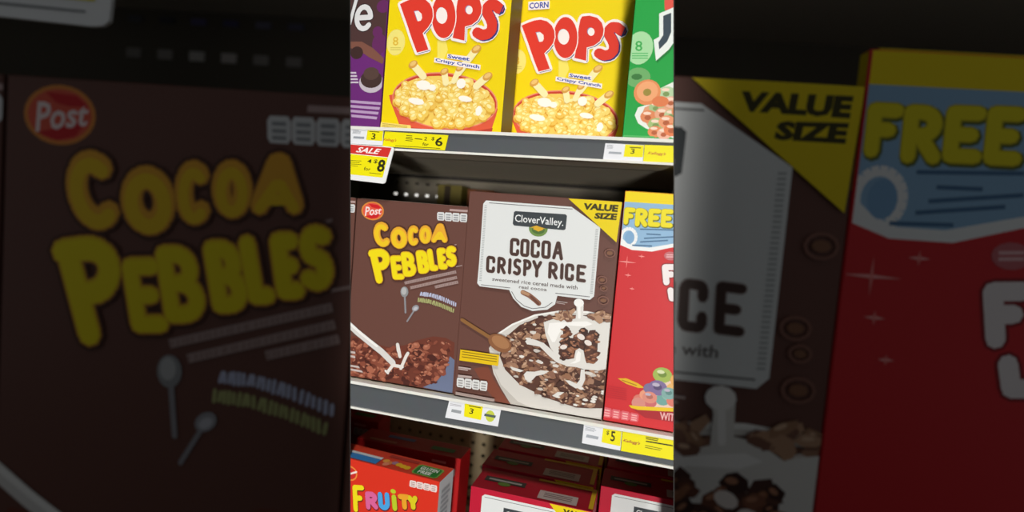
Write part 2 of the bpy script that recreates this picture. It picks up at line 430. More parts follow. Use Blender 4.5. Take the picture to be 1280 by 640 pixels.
def design_pebbles(x0, z0, w, h):
    F = Face(w, h, x0, z0, 0.0); a = crop(440, 250, 5.333); b = crop(430, 340, 6.095); c = crop(430, 440, 6.095)
    px = lambda n: n * 0.00121; r = random.Random(5)
    F.grp('maker_logo'); o = F.p(a(128, 77)); F.ell(o, px(15.6), px(11.6), M('dd8a3c'), n=24); F.ell(o, px(13.8), px(10), M('e05a44'), n=24)
    F.fill(F.pl([a(100, 28), a(165, 38), a(190, 62), a(150, 60), a(122, 52)]), M('cc1f26')); F.fill(F.pl([a(78, 112), a(150, 98), a(185, 88), a(160, 122), a(120, 130)]), M('cc1f26'))
    text(F, 'Post', F.pl([a(72, 48), a(188, 52), a(190, 100), a(76, 112)]), M('f3dedd'), .02, .25)
    F.grp('nutrition_badge'); badge(F, F.pl([a(560, 84), a(765, 96), a(762, 155), a(560, 140)]), M('d9dadb'), M('93969a'))
    F.conv(F.pl([a(645, 64), a(768, 72), a(766, 86), a(643, 78)]), M('b59a97'))
    F.grp('cereal_picture')
    heap = F.pl([(438, 421), (452, 424), (470, 432), (485, 436), (505, 433), (520, 427), (540, 422), (556, 424), (567, 430), (566, 452), (563, 496), (500, 486), (434, 474), (425, 470), (428, 440)])
    F.fill(heap, M('6e392c'))
    F.fill(F.pl([(561, 447), (567, 452), (564, 494), (527, 486), (545, 478), (555, 466)]), M('6a7490'))
    hp = F.pl([(436, 424), (470, 436), (505, 437), (540, 426), (563, 432), (560, 452), (553, 470), (540, 482), (522, 484), (432, 470), (426, 465)])
    chips(F, hp, 260, px(5), ['8a4b3a', '7a3f30', '9a5a45', '5a2c24', 'a8654e', '4d2620'], r, 'b87a62')
    F.stroke(F.pl([(432, 404), (446, 417), (462, 430), (476, 441), (490, 455)]), px(8), M('d9d6d3')); F.stroke(F.pl([(434, 404), (450, 418), (470, 434)]), px(3), M('f1efec'))
    for L, wd in (([(484, 466), (490, 458), (502, 460)], 4), ([(500, 462), (507, 446), (509, 443)], 4), ([(497, 440), (496, 432), (499, 447)], 4.5), ([(484, 468), (481, 465)], 3)):
        F.stroke(F.pl(L), px(wd), M('e3ddd8'))
    F.grp('side_text'); lines(F, F.pl([(437, 440), (443, 441), (443, 452), (436, 450)]), 2, M('c9bab6')); lines(F, F.pl([(430, 456), (447, 459), (455, 470), (428, 465)]), 2, M('c9bab6'))
    # spoons
    F.grp('spoon_picture')
    F.stroke(F.pl([(505, 370), (506, 392)]), px(2.4), M('8f8d92')); F.ell(F.p((504.6, 366)), px(5.3), px(6.6), M('8f9092')); F.ell(F.p((504, 365)), px(3.4), px(4.6), M('b4b5b6'))
    F.stroke(F.pl([(517, 389), (508, 403)]), px(2), M('8f8d92')); F.ell(F.p((518.5, 386.5)), px(5), px(3.6), M('96969c'), ang=.6); F.ell(F.p((518.5, 387)), px(3.2), px(2), M('bcbcc4'), ang=.6)
    # arched slogan: two bands of rough hand lettering, not readable in the photograph
    F.grp('arched_slogan')
    for ct, hx, hh in ((((525, 368.5), (538, 370), (552, 374.5), (569, 382)), 'b9bdd6', 5), (((522.5, 376), (536, 378), (551, 383), (566, 389.5)), 'a9ab72', 5)):
        P = F.pl(ct); n = 22
        for i in range(n):
            t = i / (n - 1) * 2.999; k = int(t); f = t - k; q = (P[k][0] * (1 - f) + P[k + 1][0] * f, P[k][1] * (1 - f) + P[k + 1][1] * f)
            s = px(hh * r.uniform(.85, 1.15)); F.stroke([(q[0] - px(.3), q[1] - s * .4), (q[0] + px(r.uniform(-.6, .8)), q[1] + s * .4)], px(1.7), M(hx), caps=5)
    F.grp('flavour_text')
    for p, q in (((505, 355), (569.5, 341)), ((512, 361), (570.5, 347.8)), ((543, 360), (572, 353.6))):
        A, B = F.p(p), F.p(q); F.stroke([A, B], px(3.6), M('a18a86'), caps=0)
        n = int((B[0] - A[0]) / px(2.2))
        for i in range(n):
            t = (i + r.random() * .6) / n; x, y = A[0] + (B[0] - A[0]) * t, A[1] + (B[1] - A[1]) * t
            F.conv([(x, y - px(1.2)), (x + px(.7), y - px(1.2)), (x + px(.7), y + px(1.2)), (x, y + px(1.2))], M('8a6f6a'))
    for p, q in (((566, 308), (570, 306.6)), ((569, 334.5), (577, 333))): F.stroke(F.pl([p, q]), px(1.2), M('a18a86'), caps=0)
    # title
    F.grp('lettering')
    G = [('C', (135, 148, 262, 322), -8), ('O', (248, 182, 372, 333), -3), ('C', (362, 172, 452, 313), 0), ('O', (440, 172, 532, 300), 0), ('A', (522, 160, 640, 293), 2),
         ('P', (98, 330, 252, 562), -14), ('E', (248, 372, 345, 540), -8), ('B', (318, 347, 428, 520), -8), ('B', (420, 337, 518, 500), -8), ('L', (497, 327, 572, 482), -8), ('E', (560, 322, 634, 472), -6), ('S', (618, 308, 700, 455), -2)]
    for ix in range(4):
        for ch, (x0_, y0_, x1_, y1_), ln in G:
            wd = (27 if ch in 'CO' else 24) if x1_ < 280 or ch == 'O' else 23
            if ch == 'P': wd = 30
            if y0_ < 300 and ch in 'CO' and x0_ > 300: wd = 23
            q = [a(x0_ + wd + ln, y0_ + wd), a(x1_ - wd + ln, y0_ + wd), a(x1_ - wd - ln, y1_ - wd), a(x0_ + wd - ln, y1_ - wd)]
            if ch == 'P' : q = [a(128, 362), a(222, 350), a(236, 530), a(172, 538)]
            q = F.pl(q); top = y0_ < 300; W_ = px(wd * 2 / 5.333)
            if ix == 0: glyph(F, ch, q, W_ + px(2.6), M('4a2c22'))
            elif ix == 1: glyph(F, ch, q, W_, M('b97a2c'))
            elif ix == 2: glyph(F, ch, q, W_ - px(1.4), M('e9ab33') if top else M('e8c81e'), (0, 0))
            else:
                if top: glyph(F, ch, [bil(q, 0, .55), bil(q, 1, .55), q[2], q[3]] if ch in 'A' else q, W_ - px(4.4), M('eec623'), (0, -px(1.2)))
                else: glyph(F, ch, q, W_ - px(3.2), M('f0dc16'), (0, -px(.3)))
    return F

def design_rice(x0, z0, w, h):
    F = Face(w, h, x0, z0, 0.0); a = crop(575, 240, 4.0); b = crop(570, 380, 4.265)
    px = lambda n: n * 0.00115; r = random.Random(8)
    F.grp('cereal_picture')
    F.fill(F.pl([b(95, 345), b(170, 330), b(200, 400), b(250, 480), b(300, 548), b(230, 540), b(150, 440)]), M('7d4433'))
    outer = F.pl([b(*q) for q in ((176, 235), (190, 215), (222, 158), (300, 105), (420, 55), (560, 33), (700, 38), (860, 70), (860, 660), (600, 650), (470, 620), (380, 590), (300, 548), (240, 450), (200, 370), (185, 300))])
    F.fill(outer, M('d3cfc9'))
    F.fill(F.pl([b(*q) for q in ((195, 330), (240, 430), (330, 520), (450, 575), (600, 600), (860, 610), (860, 660), (600, 650), (470, 620), (380, 590), (300, 548), (240, 450))]), M('bdb8b1'))
    F.stroke(F.pl([b(*q) for q in ((222, 162), (300, 110), (420, 61), (560, 39), (700, 44), (840, 72))]), px(2.2), M('efeeea'))
    cer = F.pl([b(*q) for q in ((232, 275), (255, 185), (340, 112), (450, 68), (560, 58), (700, 60), (860, 95), (860, 556), (700, 556), (640, 552), (480, 500), (340, 430), (262, 350))])
    F.fill(cer, M('5c3a2e'))
    cc = (sum(p[0] for p in cer) / len(cer), sum(p[1] for p in cer) / len(cer))
    cin = [(cc[0] + (p[0] - cc[0]) * .965, cc[1] + (p[1] - cc[1]) * .955) for p in cer]
    chips(F, cin, 560, px(5), ['8c6350', '7a5444', 'a27a62', '6b4638', '4a2e26', 'b0896d', '5a3a30', '94694f'], r, 'c7a58a')
    Wm = M('dfdcd7'); Wh = M('f3f1ee')
    def milk(pts, m_=Wm): F.fill(F.pl([b(*q) for q in pts]), m_)
    for c in scatter(cin, 46, r):      # milk showing between the flakes
        k = r.randint(5, 7); z = px(r.uniform(1.6, 3.4)); t0 = r.random() * 6
        F.conv([(c[0] + z * 1.6 * math.cos(t0 + i * 6.283 / k) * r.uniform(.7, 1.1), c[1] + z * .8 * math.sin(t0 + i * 6.283 / k) * r.uniform(.7, 1.1)) for i in range(k)], M(r.choice(['d8d2cb', 'e6e2dc', 'c9c0b8'])))
    milk([(372, 196), (392, 180), (432, 190), (470, 205), (505, 235), (545, 275), (590, 300), (580, 322), (540, 308), (500, 275), (450, 225), (405, 216), (382, 212)])
    milk([(365, 372), (380, 356), (420, 358), (455, 350), (500, 355), (470, 372), (430, 380), (412, 400), (395, 412), (372, 398)]); milk([(290, 330), (330, 340), (365, 352), (345, 360), (305, 350)])
    milk([(585, 402), (610, 404), (645, 422), (662, 400), (668, 345), (688, 345), (690, 400), (672, 440), (640, 446), (605, 425)]); milk([(515, 485), (545, 465), (580, 466), (560, 482), (530, 492)])
    milk([(470, 95), (520, 78), (600, 85), (640, 75), (645, 20), (640, -12), (665, -22), (682, 0), (680, 60), (720, 70), (760, 100), (826, 95), (815, 340), (760, 352), (700, 345), (640, 330), (560, 300), (505, 230), (480, 160)])
    F.ell(F.p(b(657, -8)), px(6), px(5), Wh, n=12); F.stroke(F.pl([b(658, 0), b(660, 70)]), px(3), Wh)
    milk([(500, 100), (560, 95), (640, 92), (700, 90), (730, 105), (690, 118), (600, 112), (555, 150), (530, 200), (515, 200), (490, 150)], Wh)
    pit = F.pl([b(*q) for q in ((548, 262), (560, 215), (575, 185), (572, 130), (590, 112), (608, 128), (606, 178), (640, 180), (652, 150), (680, 142), (702, 160), (715, 138), (745, 135), (758, 180), (756, 240), (745, 312), (690, 312), (660, 280), (625, 292), (575, 292))])
    F.fill(pit, M('4c2f27')); chips(F, pit, 75, px(4.6), ['6b4030', '80513c', '3d241e', '946246', '5a382c'], r, 'a8755a')
    for q, rx, ry, an in (((668, 172), 5, 3.4, -.4), ((576, 226), 4.4, 2.8, .3), ((706, 204), 4.6, 3.2, -.3)): F.ell(F.p(b(*q)), px(rx), px(ry), M('e6dcd6'), n=10, ang=an)
    milk([(562, 306), (600, 292), (632, 286), (640, 245), (660, 232), (682, 245), (690, 290), (700, 318), (760, 318), (790, 290), (800, 330), (750, 350), (690, 345), (640, 332), (590, 328)])
    milk([(645, 262), (655, 246), (668, 258), (664, 300), (640, 312), (610, 314), (640, 298)], Wh)
    chips(F, F.pl([b(530, 40), b(600, 30), b(640, 45), b(640, 80), b(540, 85)]), 16, px(5), ['9a7358', '7a5444', 'b0896d'], r, 'c7a58a')
    chips(F, F.pl([b(690, 45), b(760, 40), b(830, 60), b(830, 90), b(740, 90)]), 18, px(5), ['9a7358', '7a5444', 'b0896d'], r, 'c7a58a')
    F.grp('wooden_spoon_picture'); F.stroke(F.pl([b(38, 82), b(110, 128), b(190, 178)]), px(4.6), M('8d6238')); F.ell(F.p(b(238, 205)), px(15.5), px(10.5), M('8c5c3c'), ang=-.35, n=18); F.ell(F.p(b(242, 200)), px(12), px(7), M('a87750'), ang=-.35, n=16)
    F.grp('faint_pattern')
    for q, s in ((a(750, 305), 6), (a(712, 438), 5.5), (a(718, 540), 6), (a(720, 480), 4)):
        F.ring(F.p(q), px(s), px(s * .8), px(1.2), M('83594c'), n=10); F.ell(F.p(q), px(s * .6), px(s * .4), M('80573f'), n=8)
    # white panel with its bubble
    F.grp('white_panel')
    PN = [a(*q) for q in ((135, 43), (560, 75), (703, 178), (672, 520), (652, 537), (490, 517), (478, 560), (440, 586), (366, 593), (310, 572), (270, 530), (250, 488), (104, 470), (91, 455), (100, 360), (121, 60))]
    F.fill(F.pl(PN), INK['panel'])
    for p, q, n in (((124, 70), (97, 450), 44), ((697, 190), (668, 515), 38)):
        A, B = F.p(a(*p)), F.p(a(*q))
        for i in range(n):
            t = i / n; x, y = A[0] + (B[0] - A[0]) * t, A[1] + (B[1] - A[1]) * t; s = 1 if p[0] < 300 else -1
            F.conv([(x + s * px(.8), y), (x + s * px(4), y - px(.2)), (x + s * px(4), y + px(.7)), (x + s * px(.8), y + px(.9))], M('aeb3b4'))
    for L in (((150, 55), (565, 86)), ((480, 504), (650, 522)), ((110, 462), (255, 478))): F.stroke(F.pl([a(*q) for q in L]), px(.8), M('6e6f70'), caps=0)
    F.stroke(F.pl([a(*q) for q in ((262, 495), (285, 535), (325, 568), (366, 581), (430, 574), (465, 550))]), px(.8), M('6e6f70'), caps=0)
    F.grp('bubble_picture')
    F.stroke(F.pl([a(318, 500), a(350, 515), a(375, 535), a(398, 555)]), px(6), M('8a5f4c')); F.stroke(F.pl([a(314, 498), a(345, 510)]), px(3.5), M('b58d6c')); F.stroke(F.pl([a(360, 522), a(396, 558)]), px(3), M('6b4234'))
    F.grp('maker_logo'); F.ell(F.p(a(395, 183)), px(11.6), px(9.6), M('6f8f4a'), n=20); F.ell(F.p(a(395, 190)), px(8), px(5), M('4f7038'), n=14)
    F.fill(F.pl([a(368, 185), a(392, 165), a(422, 188), a(396, 198)]), M('d9a92e'))
    F.conv(F.pl([a(*q) for q in ((282, 96), (530, 112), (538, 120), (531, 186), (522, 191), (275, 168), (268, 158), (274, 102))]), M('3c4246'))
    F.fill(F.pl([a(355, 178), a(385, 168), a(432, 184)]), M('d9a92e'))
    text(F, 'CloverValley.', F.pl([a(280, 112), a(522, 134), a(518, 182), a(278, 160)]), M('eceeee'), .008)
    F.grp('lettering'); DKI = M('4a352f'); LTI = M('9b8a86')
    R1 = [('C', 256, 302), ('O', 308, 352), ('C', 360, 404), ('O', 413, 458), ('A', 468, 520)]
    R2 = [('C', 138, 182), ('R', 190, 236), ('I', 246, 264), ('S', 272, 312), ('P', 320, 362), ('Y', 366, 414), ('R', 444, 494), ('I', 506, 522), ('C', 530, 574), ('E', 584, 634)]
    for row, x0_, x1_, tl, tr, bl_, br in ((R1, 256, 520, 230, 250, 316, 340), (R2, 138, 634, 318, 366, 400, 450)):
        for ch, xa, xb in row:
            ta = (xa - x0_) / (x1_ - x0_); tb = (xb - x0_) / (x1_ - x0_)
            y0a, y0b = tl + (tr - tl) * ta, tl + (tr - tl) * tb; y1a, y1b = bl_ + (br - bl_) * ta, bl_ + (br - bl_) * tb; wd = 14.5; k = wd / 2
            q = F.pl([a(xa + k, y0a + k), a(xb - k, y0b + k), a(xb - k - 3, y1b - k), a(xa + k - 3, y1a - k)])
            for ix, col, wdt in ((0, LTI, wd + 3), (1, DKI, wd)):
                W_ = px(wdt / 4.0)
                if ch in 'CO':
                    rr = [(1, .72), (1, .92), (.85, 1), (.15, 1), (0, .9), (0, .1), (.15, 0), (.85, 0), (1, .08), (1, .28)]
                    if ch == 'O': rr.append((1, .8))
                    F.stroke([bil(q, *t) for t in rr], W_, col, caps=6)
                elif ch == 'I': F.stroke([bil(q, .5, 1), bil(q, .5, 0)], W_, col, caps=4)
                else: glyph(F, ch, q, W_, col)
            # pale worn bands across the lower halves of the letters
        A, B = F.p(a(x0_, (tl + bl_) / 2 + 8)), F.p(a(x1_, (tr + br) / 2 + 8))
    F.grp('small_text')
    text(F, 'sweetened rice cereal made with', F.pl([a(168, 424), a(592, 466), a(590, 486), a(166, 442)]), M('6a6260'), .01); text(F, 'real cocoa', F.pl([a(300, 464), a(438, 478), a(437, 494), a(299, 480)]), M('6a6260'), .01)
    F.conv(F.pl([a(485, 541), a(540, 549), a(540, 553), a(484, 545)]), M('b9a7a3')); F.conv(F.pl([a(485, 549), a(528, 557), a(528, 560), a(484, 553)]), M('b9a7a3'))
    F.grp('yellow_flag'); F.conv(F.pl([b(30, 238), b(236, 268), b(230, 326), b(25, 296)]), M('e6c012'))
    lines(F, F.pl([b(40, 248), b(225, 275), b(222, 314), b(36, 288)]), 3, M('8a7212'), .35)
    F.grp('nutrition_badge'); badge(F, F.pl([b(12, 386), b(176, 408), b(172, 460), b(10, 436)]), M('dcdcdb'), M('9b9a99'))
    F.conv(F.pl([b(20, 328), b(86, 338), b(85, 346), b(19, 336)]), M('b9a7a3')); F.conv(F.pl([b(20, 338), b(70, 346), b(70, 352), b(19, 344)]), M('b9a7a3'))
    F.conv(F.pl([b(18, 372), b(90, 380), b(89, 392), b(17, 384)]), M('b9a7a3')); F.conv(F.pl([b(5, 462), b(212, 500), b(210, 516), b(5, 478)]), M('a08d87'))
    F.grp('value_corner'); F.conv(F.pl([a(545, 34), a(812, 50), a(784, 252)]), M('e8cf0c'))
    text(F, 'VALUE', F.pl([a(622, 56), a(795, 66), a(789, 102), a(616, 88)]), M('3d3810'), .06); text(F, 'SIZE', F.pl([a(678, 104), a(789, 108), a(783, 142), a(672, 134)]), M('3d3810'), .06)
    return F

def design_free(x0, z0, w, h):
    F = Face(w, h, x0, z0, 0.0); a = crop(640, 240, 6.095); b = crop(640, 440, 6.095); d = crop(750, 400, 3.2)
    px = lambda n: n * 0.00114; r = random.Random(3)
    F.grp('banner')
    F.conv(F.pl([(770, 220), (1000, 240), (1000, 266), (770, 251.4)]), M('f0d60c'))
    F.fill(F.pl([(770, 251.4), (1000, 266), (1000, 296), (842, 309), (815, 314.5), (790, 312.5), (775, 306), (768, 300)]), M('eef0f0'))
    F.fill(F.pl([(774, 251.6), (1000, 266), (1000, 291), (842, 304.5), (812, 309.5), (793, 308), (783, 303), (776, 296), (776, 284)]), M('8fb6d6'))
    F.ring(F.p((785.5, 296.5)), px(8.5), px(10), px(4), M('eef0f0'), n=16, a0=-60, a1=250)
    F.ell(F.p((787, 297)), px(5.5), px(7.5), M('7fa9cf'), n=14)
    for L in (((800, 286.5), (842, 287.5)), ((808, 292.5), (826, 293.5)), ((805, 298), (842, 296)), ((800, 302.5), (835, 300.5)), ((790, 306.5), (815, 307.5))): F.stroke(F.pl(L), px(1.6), M('4d7398'), caps=0)
    F.grp('lettering')
    for i in range(3):
        for ch, x0_, x1_, y0_, y1_ in (('F', 780.5, 793.6, 260, 279.6), ('R', 794.6, 809.5, 261, 282), ('E', 811, 825.5, 261.5, 282), ('E', 827, 841, 262, 283)):
            k = 1.9; q = F.pl([(x0_ + k, y0_ + k), (x1_ - k, y0_ + k + .6), (x1_ - k - 1.4, y1_ - k + .6), (x0_ + k - 1.2, y1_ - k)])
            glyph(F, ch, q, px((7.0, 6.0, 4.9)[i]), (M('5f6a2a'), M('c3b214'), M('eadb1c'))[i], (px(.5), -px(.6)) if i == 0 else (0, 0))
    F.grp('title')
    for i in range(2):
        for ch, q in (('F', (827, 331, 846, 356)), ('R', (849, 330, 868, 356)), ('O', (871, 331, 890, 358)), ('O', (892, 333, 911, 360)), ('T', (913, 334, 930, 362)), ('L', (834, 360, 852, 376)), ('O', (855, 360, 872, 380)), ('O', (874, 362, 892, 382)), ('P', (895, 364, 911, 384)), ('S', (913, 366, 930, 386))):
            k = 3; L = F.pl([(q[0] + k, q[1] + k), (q[2] - k, q[1] + k), (q[2] - k - 1, q[3] - k), (q[0] + k + 2, q[3] - k)]); glyph(F, ch, L, px(9.5 if i == 0 else 7), M('8c1c22') if i == 0 else M('efe6e6'))
    F.ell(F.p((838, 320)), px(7), px(5), M('c46a70'), n=14); lines(F, F.pl(rect4(833, 318, 843, 323)), 2, M('e7b9bb'))
    F.grp('sparkle')
    for q, s in (((783.5, 327.5), 11), ((802, 320.5), 4), ((785, 344), 4), ((790, 361), 3)):
        c = F.p(q); F.conv([(c[0] - px(s), c[1]), (c[0], c[1] - px(.7)), (c[0] + px(s), c[1]), (c[0], c[1] + px(.7))], M('f0a3a0')); F.conv([(c[0] - px(.6), c[1]), (c[0], c[1] - px(s * .7)), (c[0] + px(.6), c[1]), (c[0], c[1] + px(s * .7))], M('e88480'))
    F.grp('cereal_picture')
    F.fill(F.pl([(772, 473), (783, 473), (797, 479), (806, 485), (798, 485), (783, 480)]), M('e2b51a')); F.stroke(F.pl([(777, 475), (796, 482)]), px(1), M('9c6a12'), caps=0)
    F.fill(F.pl([(790, 507), (800, 496), (812, 490), (830, 478), (860, 470), (900, 474), (910, 512), (842, 513)]), M('e9c9b4'))
    bowl = [('d9796a', 800, 500), ('e59a7c', 808, 494), ('c9686c', 812, 503), ('d48a80', 798, 504), ('6fa39c', 828, 500), ('8fb7a6', 836, 494), ('e7b46b', 842, 486), ('d9796a', 842, 502), ('7a6f95', 813, 486), ('a8b85c', 850, 480), ('c9686c', 856, 496), ('8fb7a6', 868, 488)]
    for hx, x, y in bowl: F.ell(F.p((x, y)), px(8), px(6.6), M(hx), n=14)
    for hx, h2, x, y, s in (('9fb552', '6f8a36', 828, 469, 9), ('7d6a98', '55486e', 822, 485, 9), ('7fa9a4', '5d8783', 836, 492, 7), ('d98a7a', 'b06a5e', 812, 497, 7), ('e7a95c', 'b97f38', 850, 476, 9)):
        F.ell(F.p((x, y)), px(s * 1.2), px(s), M(hx), n=16); F.ell(F.p((x, y - 1)), px(s * .55), px(s * .4), M(h2), n=12); F.ell(F.p((x - 2, y - 4)), px(s * .5), px(s * .25), M('d6dcb0') if hx == '9fb552' else M('b9b0c4'), n=8)
    F.fill(F.pl([(786, 506.5), (800, 508), (842, 510), (915, 512), (915, 518), (842, 514.6), (800, 513), (789, 510)]), M('e8c31a'))
    F.fill(F.pl([(792, 512), (842, 515), (912, 519), (900, 535), (842, 528), (806, 522)]), M('a8202a'))
    F.grp('nutrition_badge'); badge(F, F.pl([(754, 508.5), (799, 517.5), (798, 528), (753, 521)]), M('d9606a'), M('e9a9a8'))
    F.grp('small_text'); text(F, 'WITH', F.pl([(825, 515), (850, 518), (849, 527), (825, 525)]), M('e8b5b5'), .02); lines(F, F.pl([(760, 482), (784, 486), (783, 502), (758, 498)]), 6, M('c32630'), .35)
    return F

# ------------------------------------------------------------------ bright boxes of the bay
def place(name, label, x0, z0, w, h, d, hx, F, y=0.0, group=None, side=None, top=None):
    o = empty(name, label, 'cereal box', (x0, y, z0), 0, group)
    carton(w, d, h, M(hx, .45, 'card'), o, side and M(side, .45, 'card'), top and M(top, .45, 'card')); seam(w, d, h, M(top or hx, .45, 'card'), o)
    if F: F.build(o)
    UNIT.extend([c for c in o.children]); return o
PW, PH = 0.1862, 0.285
p1 = place('cereal_box', 'left yellow puffed corn cereal box with red lettering, nearest the shelf edge', -0.4105, 0.3795, PW, PH, .056, 'f6da04', design_pops(-0.4105, 0.3795, PW, PH), group='yellow boxes on the upper shelf', side='6e5a10')  # side yellow darkened, shade of the gap put into its colour
p2 = copy_thing(p1, (-0.2495, 0.088, 0.3795), 'right yellow puffed corn cereal box with red lettering, set back on the shelf'); UNIT.extend(p2.children)

# purple box, cut by the left side of the bay
F = Face(.19, .285, -0.6025, 0.3795); z1 = crop(430, 0, 6.095); z3 = crop(430, 90, 6.095); px = lambda n: n * .00118
F.grp('dark_print'); F.fill(F.pl([(300, -120), (500, -120), (488, 0), (484, 50), (474, 72), (460, 60), (445, 68), (430, 60), (300, 60)]), M('4d3534'))
for q, rx, ry in (((479, 8), 9, 8), ((474, 55), 10, 13), ((472, 40), 7, 7)): F.ell(F.p(q), px(rx), px(ry), M('652a5e'), n=14)
F.fill(F.pl([(438, 52), (452, 52), (466, 60), (481, 74), (478, 80), (462, 72), (450, 64), (438, 60)]), M('7d5144')); F.ell(F.p((446, 66)), px(9), px(8), M('3f2a28'), n=14)
F.grp('cereal_picture'); F.ell(F.p((464, 103)), px(17), px(13), M('c2b8c4'), n=24); F.ell(F.p((464, 99)), px(15), px(11), M('43302e'), n=22); F.ell(F.p((464, 92)), px(11), px(8), M('55403a'), n=14)
F.grp('lettering'); 
for wd, hx in ((8.5, '2b2024'), (6.5, 'dcdcde')):
    glyph(F, 'e', F.pl([(446, 9), (465, 8), (464, 36), (444, 36)]), px(wd), M(hx)); F.stroke(F.pl([(447, -6), (437, 30)]), px(wd - 2), M(hx)); F.stroke(F.pl([(420, -6), (436, 32)]), px(wd - 2), M(hx))
F.grp('small_text'); lines(F, F.pl([(437, 90), (445, 90), (449, 106), (437, 106)]), 4, M('cfc4d2')); lines(F, F.pl([(436, 125), (477, 128), (470, 152), (440, 149)]), 4, M('b79bc0'), .55)
place('cereal_box', 'purple chocolate cereal box with white lettering at the upper left end', -0.6025, 0.3795, .19, .285, .055, '6d2a78', F)

# green box, cut by the right side of the bay
F = Face(.19, .285, -0.0565, 0.3795); z1 = crop(640, 0, 6.095); z4 = crop(640, 90, 6.095)
F.grp('round_badge'); F.ell(F.p((799.5, 60)), px(14.5), px(18), M('a9dca6'), n=22); text(F, '8', F.pl(rect4(794, 51, 803, 64)), M('3fae55')); lines(F, F.pl(rect4(790, 66, 810, 75)), 3, M('63bf72'))
F.grp('cereal_picture'); F.ell(F.p((797.5, 97)), px(13.5), px(11), M('6fae6a'), n=18); F.ell(F.p((796, 96)), px(6), px(3.4), M('3d7a3f'), n=10)
F.fill(F.pl([z4(1100, 140), z4(1230, 75), z4(1400, 0), z4(1500, 600), z4(1130, 470), z4(1020, 430), z4(960, 390), z4(935, 330), z4(960, 270), z4(1060, 240)]), M('e8ece6'))
rg = random.Random(2)
F.fill(F.pl([z4(985, 330), z4(1010, 270), z4(1120, 220), z4(1400, 120), z4(1400, 520), z4(1150, 470), z4(1040, 420)]), M('dfa27c'))
for x, y, hx, s in ((1180, 160, 'b7d3a8', 9), (1100, 270, 'a9c48c', 8), (1040, 340, 'e08a5c', 9), (1150, 320, 'e6a888', 9), (1215, 330, 'b9c99a', 8), (1100, 400, 'a6bf7c', 9), (1180, 380, 'e79a70', 9), (1090, 455, 'e08a5c', 8), (1160, 470, 'e9b39a', 8), (1220, 440, 'e07f50', 9), (1215, 230, 'e9b39a', 8), (1280, 300, 'e08a5c', 9), (1290, 400, 'a6bf7c', 9)):
    F.ell(F.p(z4(x, y)), px(s), px(s * .8), M(hx), n=14); F.ell(F.p(z4(x - 6, y + 8)), px(s * .4), px(s * .3), M('b5603c' if hx[0] == 'e' else '7f9a5c'), n=9); F.ell(F.p(z4(x - 10, y - 25)), px(s * .5), px(s * .2), M('f6d8c4'), n=8)
c = F.p(z4(1030, 155)); F.ell(c, px(14.5), px(14), M('e6905c'), n=20); F.ell((c[0], c[1] + px(1)), px(11.5), px(11), M('efa876'), n=18); F.ell(c, px(4.4), px(4), M('9c8a3e'), n=12)
c = F.p(z4(1130, 225)); F.ell(c, px(9), px(6), M('e07f50'), n=14)
F.grp('lettering'); J = [(835, 14), (835, 40), (829, 54), (822, 60)]
F.fill(F.pl([(828, -60), (1000, -60), (1000, 14), (845, 11), (831, 13)]), M('e2584a'))
for L in ([(824, 17), (845, 8), (846, 48), (836, 62), (820, 76), (817, 50), (824, 46)],):
    F.fill(F.pl([(x + 1.2, y + 3) for x, y in L]), M('1d7a38')); F.fill(F.pl(L), M('e9f0ec')); F.fill(F.pl([(829, 20), (839, 16), (839, 40), (834, 52), (824, 62), (823, 53), (829, 44)]), M('3b4a55'))
text(F, 'ACKS', F.pl([(848, 10), (920, 8), (918, 60), (846, 58)]), M('e9f0ec'), .04)
F.grp('corner_text'); F.conv(F.pl([z4(835, 480), z4(1085, 490), z4(1075, 535), z4(830, 525)]), M('56b866')); lines(F, F.pl([z4(845, 488), z4(1075, 498), z4(1070, 525), z4(842, 515)]), 3, M('2e8a45'), .35)
place('cereal_box', 'green cereal box with orange rings at the upper right end', -0.0565, 0.3795, .19, .285, .055, '22a647', F)

# middle shelf
PBX, PBW, PBH = -0.4440, 0.1795, 0.274
FP = design_pebbles(PBX, 0.0, PBW, PBH)
pb = place('cereal_box', 'brown chocolate cereal box with yellow bubble lettering on the middle shelf', PBX, 0.0012, PBW, PBH, .056, '6b463d', FP, y=0.004, top='8d7a70', group='brown boxes with yellow lettering')
pb2 = copy_thing(pb, (PBX - 0.1815, 0.004, 0.0012), 'brown cereal box of which only a thin edge shows at left of middle shelf', group='brown boxes with yellow lettering'); UNIT.extend(pb2.children)
RX, RW, RH = -0.2632, 0.2152, 0.2965
FR = design_rice(RX, 0.0012, RW, RH)
place('cereal_box', 'large brown crispy rice box with white panel and yellow corner on the middle shelf', RX, 0.0012, RW, RH, .07, '6b463d', FR)
FX, FW, FH = -0.0462, 0.20, 0.3115
FF = design_free(FX, 0.0012, FW, FH)
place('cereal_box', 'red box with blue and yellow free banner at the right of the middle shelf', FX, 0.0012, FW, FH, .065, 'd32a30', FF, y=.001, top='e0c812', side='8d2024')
# older stock deep on the middle shelf, dark in the shade
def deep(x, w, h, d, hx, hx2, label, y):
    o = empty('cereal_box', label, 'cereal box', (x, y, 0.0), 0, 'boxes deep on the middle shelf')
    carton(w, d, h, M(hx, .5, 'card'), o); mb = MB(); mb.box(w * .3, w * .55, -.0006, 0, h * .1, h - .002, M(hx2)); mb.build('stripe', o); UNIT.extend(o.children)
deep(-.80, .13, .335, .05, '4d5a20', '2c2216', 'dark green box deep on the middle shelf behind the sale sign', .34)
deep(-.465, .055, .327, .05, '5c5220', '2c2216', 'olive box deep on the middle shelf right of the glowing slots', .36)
deep(-.400, .060, .322, .05, '6a3c20', '3a2416', 'rust brown box deep on the middle shelf behind the large brown box', .37)

